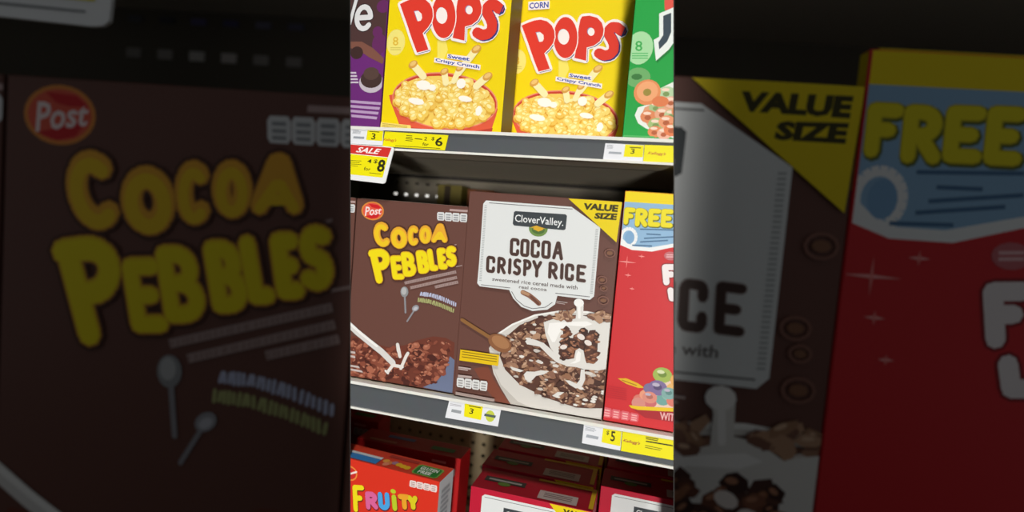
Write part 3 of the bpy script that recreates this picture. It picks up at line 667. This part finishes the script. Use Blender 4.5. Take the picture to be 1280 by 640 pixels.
# lowest shelf: fruity box and the red boxes behind it
fz = -0.412; fh = 0.2795
fb = empty('cereal_box', 'bright red fruity cereal box with rainbow lettering at front of the lowest shelf', 'cereal box', (-0.274, 0.0, fz), -0.07)
FW2 = .195
mb = MB(); o = carton(FW2, .05, fh, M('dd3522', .42, 'card'), fb, side=M('dadcdf', .45, 'card'), top=M('d9452f', .45, 'card')); o.location = (-FW2, 0, 0)
fo = -0.07; ca, sa = math.cos(fo), math.sin(fo)
class FaceYaw(Face):
    def p(s, q):          # pixel onto the slightly turned front of this box
        d_ = CF + CR * ((q[0] - 640) / FPX) - CU * ((q[1] - 320) / FPX); n = Vector((sa, -ca, 0)); o_ = Vector((-0.274, 0, 0))
        t = (o_ - CAM).dot(n) / d_.dot(n); P = CAM + d_ * t - o_
        return (P.x * ca + P.y * sa + FW2, P.z - fz)
F = FaceYaw(FW2, fh, at=lambda u, v, e: (u - FW2, -e, v)); b5 = crop(430, 535, 6.095)
F.grp('maker_logo'); F.ell(F.p(b5(48, 345)), px(11), px(10), M('e98a3c'), n=18); F.ell(F.p(b5(48, 345)), px(9), px(8), M('c92a28'), n=18); F.stroke(F.pl([b5(45, 350), b5(95, 335)]), px(2.5), M('f0dcd8'))
F.grp('nutrition_badge'); badge(F, F.pl([b5(502, 396), b5(712, 440), b5(708, 492), b5(498, 446)]), M('e9d9d5'), M('b99a96'))
F.grp('lettering')
for i in range(3):
    for ch, hx, (x0_, y0_, x1_, y1_) in (('F', 'eedb1e', (60, 432, 160, 640)), ('R', 'd9649a', (155, 482, 262, 622)), ('U', '4aa2e2', (252, 486, 358, 626)), ('i', 'b9c92c', (352, 505, 418, 632)), ('T', 'e8a22c', (412, 502, 508, 622)), ('Y', 'd9c822', (484, 512, 566, 622))):
        k = 20; q = F.pl([b5(x0_ + k - 4, y0_ + k), b5(x1_ - k - 4, y0_ + k + 4), b5(x1_ - k + 2, y1_ - k), b5(x0_ + k + 4, y1_ - k)])
        glyph(F, ch, q, px((8.4, 7.0, 4.5)[i]), M('5a1c1c') if i == 0 else M(hx), (px(.5), -px(.8)) if i == 0 else (0, 0))
        if ch == 'i' and i: F.ell(F.p(b5(375, 482)), px(4), px(3), M(hx), n=10)
for i, ch in enumerate('PEBBLES'):
    x0_ = -110 + i * 92; q = F.pl([b5(x0_ + 20, 670), b5(x0_ + 80, 675), b5(x0_ + 80, 780), b5(x0_ + 20, 775)]); glyph(F, ch, q, px(8), M('5a1c1c')); glyph(F, ch, q, px(6), M('eedb1e'))
F.build(fb)
T = Face(FW2, .05, at=lambda u, v, e: (u - FW2, v, fh + .0009 + e))
T.grp('top_print'); T.conv([(.0, .003), (.083, .003), (.083, .02), (.0, .02)], M('3f86c8')); T.conv([(.0, .02), (.083, .02), (.083, .027), (.0, .027)], M('d9dde0'))
for x, y, hx in ((.092, .02, 'e8a24a'), (.1, .016, 'd9824a'), (.108, .02, 'a87a92'), (.116, .018, 'e8b12c'), (.124, .016, 'eab82a'), (.132, .015, 'e8b82a'), (.097, .01, 'e88a6a')): T.ell((x, y), .0055, .006, M(hx), n=10)
T.conv([(.088, .034), (.14, .034), (.14, .043), (.088, .043)], M('a8382e'))
T.conv([(.147, .004), (.183, .004), (.187, .009), (.187, .032), (.183, .036), (.147, .036), (.143, .032), (.143, .009)], M('7fa84c')); T.conv([(.148, .0065), (.182, .0065), (.1845, .01), (.1845, .03), (.182, .0335), (.148, .0335), (.1455, .03), (.1455, .01)], M('2e7d36'))
text(T, 'GLUTEN', [(.150, .031), (.180, .031), (.180, .021), (.150, .021)], M('eef2ea'), .03); text(T, 'FREE', [(.152, .0185), (.174, .0185), (.174, .009), (.152, .009)], M('eef2ea'), .03); T.build(fb)
Sd = Face(.05, fh, at=lambda u, v, e: (.0007 + e, u, v)); Sd.grp('side_print'); lines(Sd, [(.008, .262), (.042, .262), (.042, .05), (.008, .05)], 26, M('a9adb2'), .5, .3); Sd.build(fb)
UNIT.extend(fb.children)
def dull_red(loc, label):
    o = empty('cereal_box', label, 'cereal box', loc, 0, 'red boxes behind the fruity box')
    c_ = carton(.19, .05, fh, M('b01a1c', .42, 'card'), o, top=M('a01a1a', .45, 'card'))
    T_ = Face(.19, .05, at=lambda u, v, e: (u, v, fh + .0006 + e)); T_.grp('top_print'); T_.conv([(.045, .026), (.095, .026), (.095, .036), (.045, .036)], M('4d5a86')); T_.conv([(.13, .014), (.172, .014), (.172, .028), (.13, .028)], M('3f6a34')); T_.conv([(.02, .006), (.07, .006), (.07, .013), (.02, .013)], M('a86a50')); T_.build(o)
    F_ = Face(.19, fh); F_.grp('nutrition_badge'); badge(F_, [(.14, .262), (.182, .262), (.182, .248), (.14, .248)], M('b9a8a4'), M('7f6a66')); F_.conv([(.14, .27), (.165, .27), (.165, .266), (.14, .266)], M('d98a80')); F_.build(o)
    UNIT.extend(o.children)
dull_red((-0.4625, 0.086, fz), 'dark red cereal box directly behind the bright fruity box')
dull_red((-0.655, 0.165, fz), 'dark red cereal box at far left, in front of the perforated panel')

# dark red boxes with white panels, in rows
RB = empty('cereal_box', 'x', 'cereal box', (-0.2315, 0.008, fz)); RBW, RBD = .1795, .0665
carton(RBW, RBD, fh, M('c21836', .42, 'card'), RB, side=M('8d1024', .45, 'card'), top=M('a01226', .45, 'card'))  # top and its print toned darker, shelf shade put into the colours
T = Face(RBW, RBD, at=lambda u, v, e: (u, v, fh + .0006 + e)); T.grp('top_print')
T.conv([(.098, .006), (.155, .006), (.155, .031), (.098, .031)], M('b3a19c')); lines(T, [(.106, .026), (.147, .026), (.147, .011), (.106, .011)], 3, M('75625f'), .5)
T.conv([(.012, .026), (.075, .026), (.075, .041), (.012, .041)], M('33302c')); T.ell((.044, .024), .010, .006, M('54702f'), n=12); T.conv([(.018, .031), (.069, .031), (.069, .036), (.018, .036)], M('8f8b85'))
T.conv([(.09, .059), (.1785, .059), (.1785, .0655), (.09, .0655)], M('c9a01c')); T.conv([(.172, .006), (.1785, .006), (.1785, .06), (.172, .06)], M('c9a01c')); T.build(RB)
F = Face(RBW, fh); F.grp('white_panel'); F.fill([(.018, .05), (.163, .05), (.163, .268), (.158, .2715), (.022, .2715), (.018, .268)], INK['panel'])
F.stroke([(.022, .2675), (.158, .2675)], .0008, M('6e6f70'), caps=0); F.grp('value_corner'); F.conv([(.118, .2788), (.1788, .2788), (.1788, .215)], M('e8cf0c')); text(F, 'VALUE', [(.138, .2755), (.176, .2755), (.176, .2675), (.138, .2675)], M('3d3810'), .06); text(F, 'SIZE', [(.152, .265), (.176, .265), (.176, .257), (.152, .257)], M('3d3810'), .06)
F.grp('maker_logo'); F.conv([(.052, .258), (.112, .258), (.112, .24), (.052, .24)], M('3c4246')); text(F, 'CloverValley.', [(.056, .254), (.108, .254), (.108, .243), (.056, .243)], M('eceeee'), .01); F.build(RB)
ordn = ['front', 'second', 'third', 'fourth', 'rearmost']
G_ = 'dark red boxes in rows on the lowest shelf'
for i in range(5):
    lab = ordn[i] + ' dark red cereal box in the row below the mid shelf price tag' if i else 'front dark red cereal box with white panel below the mid shelf price tag'
    loc = (-0.2315 + (.004, -.003, .002, .005, 0)[i], 0.008 + .075 * i, fz)
    if i == 0: RB['label'] = lab; RB['group'] = G_; o = RB; o.location = loc
    else: o = copy_thing(RB, loc, lab, G_)
    UNIT.extend(o.children)
for i in range(1, 5):
    o = copy_thing(RB, (-0.0455 + (.0, .0, .003, -.002, .001)[i], 0.0175 + .075 * i, fz), ('frontmost', 'second', 'third', 'last')[i - 1] + ' dark red cereal box in the far right row of the lowest shelf', G_)
    o.children; UNIT.extend(o.children)

# ------------------------------------------------------------------ price tags and the sale sign
CY = -0.0125
def tag_(name, label, cat, quad, hx, y=CY, t=.0009, rnd=0):
    P = [onto(*q, y) for q in quad]; x0 = min(p[0] for p in P); z0 = min(p[1] for p in P)
    o = empty(name, label, cat, (x0, y, z0)); mb = MB(); L = [(a - x0, b - z0) for a, b in P]
    mb.prism(L, 0, t, M(hx, .4)); c_ = mb.build('card', o)
    F = Face(max(p[0] for p in P) - x0, max(p[1] for p in P) - z0, x0, z0, y); F.e = 1e-4; UNIT.append(c_)
    return o, F
def done(o, F): UNIT.extend(F.build(o))
BK = M('2f2d14'); YL = 'f1e60a'
e8 = crop(438, 155, 8.0); W8 = 'e9ebf0'
o, F = tag_('price_tag', 'white shelf price tag with yellow square at upper left, above the sale sign', 'price tag', [e8(-10, 48), e8(330, 62), e8(322, 214), e8(-10, 196)], W8)
F.grp('print'); F.conv(F.pl([e8(172, 62), e8(330, 70), e8(318, 170), e8(158, 160)]), M(YL)); text(F, '3', F.pl([e8(215, 90), e8(255, 94), e8(248, 158), e8(208, 154)]), BK); lines(F, F.pl([e8(190, 70), e8(290, 78), e8(288, 90), e8(188, 84)]), 1, BK)
lines(F, F.pl([e8(25, 62), e8(110, 64), e8(105, 105), e8(20, 100)]), 4, M('8d9299'), .4, .3); F.conv(F.pl([e8(32, 122), e8(140, 128), e8(136, 150), e8(28, 144)]), M('9aa0a8')); done(o, F)
o, F = tag_('price_tag', 'long yellow price tag reading $6 on the upper shelf edge', 'price tag', [e8(345, 74), e8(980, 112), e8(945, 262), e8(322, 222)], YL)
F.grp('print'); text(F, "Kellogg's", F.pl([e8(335, 140), e8(465, 150), e8(455, 185), e8(330, 172)]), M('c8452a'), .01, .3); text(F, '2', F.pl([e8(742, 128), e8(772, 130), e8(764, 166), e8(734, 163)]), BK); text(F, 'for', F.pl([e8(725, 182), e8(785, 188), e8(780, 222), e8(720, 215)]), BK)
text(F, '$', F.pl([e8(815, 128), e8(845, 130), e8(838, 170), e8(808, 167)]), BK); text(F, '6', F.pl([e8(852, 128), e8(932, 133), e8(918, 226), e8(845, 220)]), BK, .02)
lines(F, F.pl([e8(560, 112), e8(645, 118), e8(625, 185), e8(548, 178)]), 4, BK, .35, .4); F.conv(F.pl([e8(645, 142), e8(720, 150), e8(718, 158), e8(643, 150)]), BK); F.conv(F.pl([e8(450, 214), e8(900, 242), e8(899, 247), e8(449, 219)]), BK); done(o, F)
o, F = tag_('sale_sign', 'white sale sign with red header and yellow panel hanging at the left end', 'sign', [e8(-14, 198), e8(340, 222), e8(425, 232), e8(438, 246), e8(352, 578), e8(342, 592), e8(322, 596), e8(-14, 556)], 'eceded', y=-.019, t=.0014)
F.grp('red_header'); F.conv(F.pl([e8(-14, 204), e8(412, 238), e8(376, 332), e8(-14, 292)]), M('d2322c')); text(F, 'SALE', F.pl([e8(75, 228), e8(312, 250), e8(290, 304), e8(52, 282)]), M('f5eeee'), .03, .25)
F.grp('yellow_panel'); F.conv(F.pl([e8(-14, 298), e8(374, 338), e8(322, 536), e8(-14, 502)]), M(YL))
text(F, '4', F.pl([e8(175, 350), e8(218, 354), e8(208, 394), e8(165, 390)]), BK); text(F, '$', F.pl([e8(238, 352), e8(278, 356), e8(268, 398), e8(228, 394)]), BK); text(F, '8', F.pl([e8(285, 352), e8(358, 358), e8(334, 484), e8(258, 476)]), BK, .03); text(F, 'for', F.pl([e8(140, 428), e8(205, 436), e8(198, 470), e8(133, 462)]), BK)
lines(F, F.pl([e8(-10, 362), e8(120, 368), e8(105, 440), e8(-10, 430)]), 4, BK, .25, .4); F.conv(F.pl([e8(190, 486), e8(310, 500), e8(308, 505), e8(189, 491)]), BK); done(o, F)
d8 = crop(745, 165, 12.8)
o, F = tag_('price_tag', 'white shelf price tag with yellow square under the green box', 'price tag', [d8(150, 178), d8(770, 208), d8(750, 468), d8(112, 436)], W8)
F.grp('print'); F.conv(F.pl([d8(470, 195), d8(765, 210), d8(755, 405), d8(440, 395)]), M(YL)); text(F, '3', F.pl([d8(565, 265), d8(625, 268), d8(610, 352), d8(550, 348)]), BK); F.conv(F.pl([d8(540, 240), d8(720, 248), d8(720, 262), d8(538, 254)]), BK); lines(F, F.pl([d8(180, 205), d8(310, 212), d8(300, 280), d8(170, 270)]), 4, M('9aa0a8'), .4, .3); F.conv(F.pl([d8(210, 312), d8(410, 324), d8(405, 358), d8(200, 346)]), M('a4aab2')); done(o, F)
o, F = tag_('price_tag', 'yellow price tag with red script under the green box', 'price tag', [d8(778, 206), d8(1500, 230), d8(1500, 500), d8(755, 470)], 'f2e81c')
F.grp('print'); text(F, "Kellogg's", F.pl([d8(835, 312), d8(1125, 330), d8(1110, 388), d8(825, 365)]), M('c46a3a'), .02, .3); done(o, F)
m8 = crop(545, 485, 10.67)
o, F = tag_('price_tag', 'white price tag with yellow square and green round logo, middle shelf edge', 'price tag', [m8(180, 150), m8(870, 268), m8(825, 515), m8(122, 395)], W8)
F.grp('print'); F.conv(F.pl([m8(385, 180), m8(630, 225), m8(600, 428), m8(372, 378)]), M(YL)); text(F, '3', F.pl([m8(455, 268), m8(510, 278), m8(490, 350), m8(440, 340)]), BK); lines(F, F.pl([m8(440, 232), m8(600, 262), m8(596, 282), m8(438, 250)]), 1, BK); lines(F, F.pl([m8(190, 205), m8(340, 232), m8(335, 262), m8(182, 238)]), 2, M('a7a2aa'), .4)
F.conv(F.pl([m8(212, 280), m8(340, 305), m8(332, 345), m8(202, 318)]), M('9ba0a4')); F.ell(F.p(m8(722, 375)), .0068, .0082, M('c5cf4a'), n=16); F.conv(F.pl([m8(650, 340), m8(800, 368), m8(790, 400), m8(642, 372)]), M('56625e')); done(o, F)
r8 = crop(640, 535, 6.095)
o, F = tag_('price_tag', 'white shelf price tag with yellow square reading 5, lower right shelf edge', 'price tag', [r8(548, -28), r8(838, 24), r8(825, 172), r8(532, 115)], W8)
F.grp('print'); F.conv(F.pl([r8(695, -2), r8(835, 24), r8(828, 140), r8(682, 108)]), M(YL)); text(F, '5', F.pl([r8(755, 22), r8(790, 28), r8(782, 106), r8(748, 98)]), BK, .02); text(F, '$', F.pl([r8(722, 18), r8(744, 22), r8(738, 56), r8(716, 52)]), BK); lines(F, F.pl([r8(560, -10), r8(655, 8), r8(650, 40), r8(556, 22)]), 3, M('9aa0a8'), .4, .3); F.conv(F.pl([r8(570, 48), r8(660, 66), r8(655, 88), r8(562, 70)]), M('a4aab2')); done(o, F)
o, F = tag_('price_tag', 'yellow price tag with red script and small print, lower right shelf edge', 'price tag', [r8(842, 24), r8(1400, 104), r8(1400, 276), r8(830, 174)], YL)
F.grp('print'); text(F, "Kellogg's", F.pl([r8(850, 82), r8(978, 106), r8(972, 136), r8(842, 108)]), M('a8343a'), .02, .3); lines(F, F.pl([r8(1020, 66), r8(1130, 84), r8(1128, 110), r8(1018, 90)]), 2, BK, .5, .2); lines(F, F.pl([r8(1020, 95), r8(1225, 130), r8(1222, 150), r8(1018, 115)]), 1, BK, .5); lines(F, F.pl([r8(1015, 130), r8(1150, 158), r8(1148, 184), r8(1012, 160)]), 2, BK, .3, .3); done(o, F)

# ------------------------------------------------------------------ end the bay flush with its splayed sides
def cut(o):
    bpy_inv = o.matrix_world.inverted() if False else None
    mw = o.matrix_parent_inverse.copy() if o.parent else Matrix.Identity(4)
    par = o.parent; chain = [o]
    M_ = Matrix.Identity(4); q = o
    while q:
        M_ = (q.matrix_parent_inverse if q.parent else Matrix.Identity(4)) @ q.matrix_basis @ M_
        q = q.parent
    inv = M_.inverted(); R3 = M_.to_3x3()
    hit = False
    for N in (NL, NR):
        if any((M_ @ v.co - CAM).dot(N) > 1e-5 for v in o.data.vertices): hit = True
    if not hit: return
    if o.data.users > 1: o.data = o.data.copy()
    bm = bmesh.new(); bm.from_mesh(o.data)
    flat = all(e.is_boundary or True for e in bm.edges) and not any(len(e.link_faces) == 2 and e.calc_face_angle(0) > .5 for e in bm.edges)
    for N in (NL, NR):
        r_ = bmesh.ops.bisect_plane(bm, geom=bm.verts[:] + bm.edges[:] + bm.faces[:], dist=1e-7, plane_co=inv @ CAM, plane_no=(R3.inverted() @ N).normalized(), clear_outer=True)
        if not flat:
            ed = [e for e in r_['geom_cut'] if isinstance(e, bmesh.types.BMEdge) and e.is_valid and e.is_boundary]
            if ed: bmesh.ops.holes_fill(bm, edges=ed, sides=0)
    empty_ = len(bm.faces) == 0
    if not flat: bmesh.ops.recalc_face_normals(bm, faces=bm.faces)
    bm.to_mesh(o.data); bm.free()
    if empty_: D.objects.remove(o)
for o in UNIT: cut(o)
UNIT = []

# ================================================================== OVERSIZED CARTONS behind the bay, standing in for the enlarged blurred side fill
GX = Vector((0.98629, 0.16505, 0)); GY = Vector((-0.16505, 0.98629, 0)); G0 = Vector((-0.40436, 0.80804, 0.16084)); GZ = math.atan2(0.16505, 0.98629)
BASE = -1.455
def gpos(x, z, y=0.0): return G0 + GX * x + GY * y + Vector((0, 0, z))
def big(label, x0, z0, w, h, d, hx, F, kx, kz, group=None, top=None, off=(0, 0)):
    o = empty('side_fill_carton', label, 'display carton', gpos(x0, z0), GZ, group)
    carton(w, d, h, M(hx, .45, 'card'), o, top=top and M(top, .45, 'card')); seam(w, d, h, M(top or hx, .45, 'card'), o)
    F.build(o, (kx, kz), 2.0, off); return o
def fit(h, f): return h * f, h * (1 - f)      # print drawn a little shorter than the carton, its top edge kept
k, o_ = fit(1.885, .972)
g1 = big('oversized dark brown carton with large yellow bubble lettering, standing in for the blurred fill at left', -1.648, BASE, 1.175, 1.885, .36, '6b463d', FP, 1.175 / PBW, k / PBH, 'oversized cartons behind the bay', '8d7a70', (0.006, o_))
k, o_ = fit(2.003, .950)
big('oversized brown carton with white panel, standing in for the blurred fill right of the bright shelves', -0.462, BASE, 1.384, 2.003, .42, '6b463d', FR, 1.384 / RW, k / RH, 'oversized cartons behind the bay', None, (0, o_))
k, o_ = fit(2.105, .972)
big('oversized red carton with blue and yellow free banner, standing in for the blurred fill at far right', 0.926, BASE, 1.28, 2.105, .05, 'd32a30', FF, 1.28 / FW, k / FH, 'oversized cartons behind the bay', 'e0c812', (.004, o_))
g3 = [o for o in COL.objects if o.name.startswith('side_fill_carton')][-1]
mb = MB(); mb.poly([(-.001, .003, 1.72), (-.001, .003, 2.10), (-.001, .047, 2.10), (-.001, .047, 1.72)], M('e0c812')); mb.build('side_banner', g3, fixn=False)
g2 = copy_thing(g1, gpos(-1.648 - 1.19, BASE), 'oversized brown carton standing in for the narrow blurred strip at far left edge')
ds = empty('side_fill_shelving', 'tall dark shelving framing the oversized cartons that stand in for the blurred side fill', 'shelving', gpos(0, -1.661), GZ)
TB = M('e4dac6', .6, 'metal')
mb = MB(); mb.box(-3.0, 2.6, -.06, .75, 0, 0.2055, GREY); mb.build('plinth', ds)
mb = MB(); mb.box(-3.0, 2.6, -.06, .70, 2.56, 2.72, TB); mb.build('upper_deck', ds)
mb = MB(); mb.box(-3.0, 2.6, .70, .74, 0.2055, 2.9, DK); gp = mb.build('back_panel', ds)
for i in range(6):
    for j, zz in enumerate((2.367, 2.515)):
        hx_ = ('a8a29c', 'b9b4ae', 'e8e4df', 'e8e0dc', 'b8b2ac', 'b0aaa4')[i] if j == 0 else ('6a6a72', '55555e', '7a76a8', '66628c', '8a88a0', '74728c')[i]
        hh = .02 if j == 0 else .013
        mb = MB(); mb.box(-.034, .034, -.008, .0, -hh, hh, M(hx_)); s_ = mb.build('painted_slot_glow', gp); s_.location = (-1.816 + .1485 * i, .70, zz)  # pale colours paint the light coming through the slots
for x in (-2.98, 2.58):
    mb = MB(); mb.box(x - .02, x + .02, -.05, .74, 0.2055, 2.9, DK); mb.build('upright', ds)
o = empty('sale_sign', 'oversized dim price card standing in for the blurred fill at the upper left corner, pale with yellow panel', 'sign', gpos(-2.3, .595, -.09), GZ)
mb = MB(); mb.prism([(0, .02), (1.02, -.03), (1.055, -.027), (1.075, -.012), (1.12, .5), (0, .5)], 0, .012, M('eceded', .4)); mb.build('card', o)
mb = MB(); mb.prism([(0, .062), (.70, .053), (1.028, .042), (1.06, .5), (0, .5)], -.003, -.0005, M(YL)); mb.build('yellow_panel', o)
mb = MB(); mb.prism([(.65, .022), (1.0, .008), (1.0, .014), (.65, .029)], -.003, -.0005, M('8d8f92')); mb.build('print_line', o)

# unseen housings added around the two added lights
for L_, nm, lab in ((key, 'key_light_prop', 'unseen flat panel added around the key light, above and behind the viewer'), (low, 'fill_light_prop', 'unseen panel on a stand added around the fill light, behind the viewer')):
    lp = empty(nm, lab, 'lamp', tuple(L_.location), 0)
    mb = MB(); hy = .52 if L_ is key else .59; mb.box(-.39, .39, -hy, hy, 0.01, 0.05, M('303030', .5, 'metal')); h_ = mb.build('added_housing', lp); h_.rotation_euler = L_.rotation_euler
    mb = MB()
    if L_ is key: mb.box(-.015, .015, -.06, -.03, 0.03, 2.0, M('303030', .5, 'metal'))
    else: mb.box(-.03, .03, -.12, -.06, -1.5 - L_.location.z, -.03, M('303030', .5, 'metal'))
    mb.build('added_rod', lp)
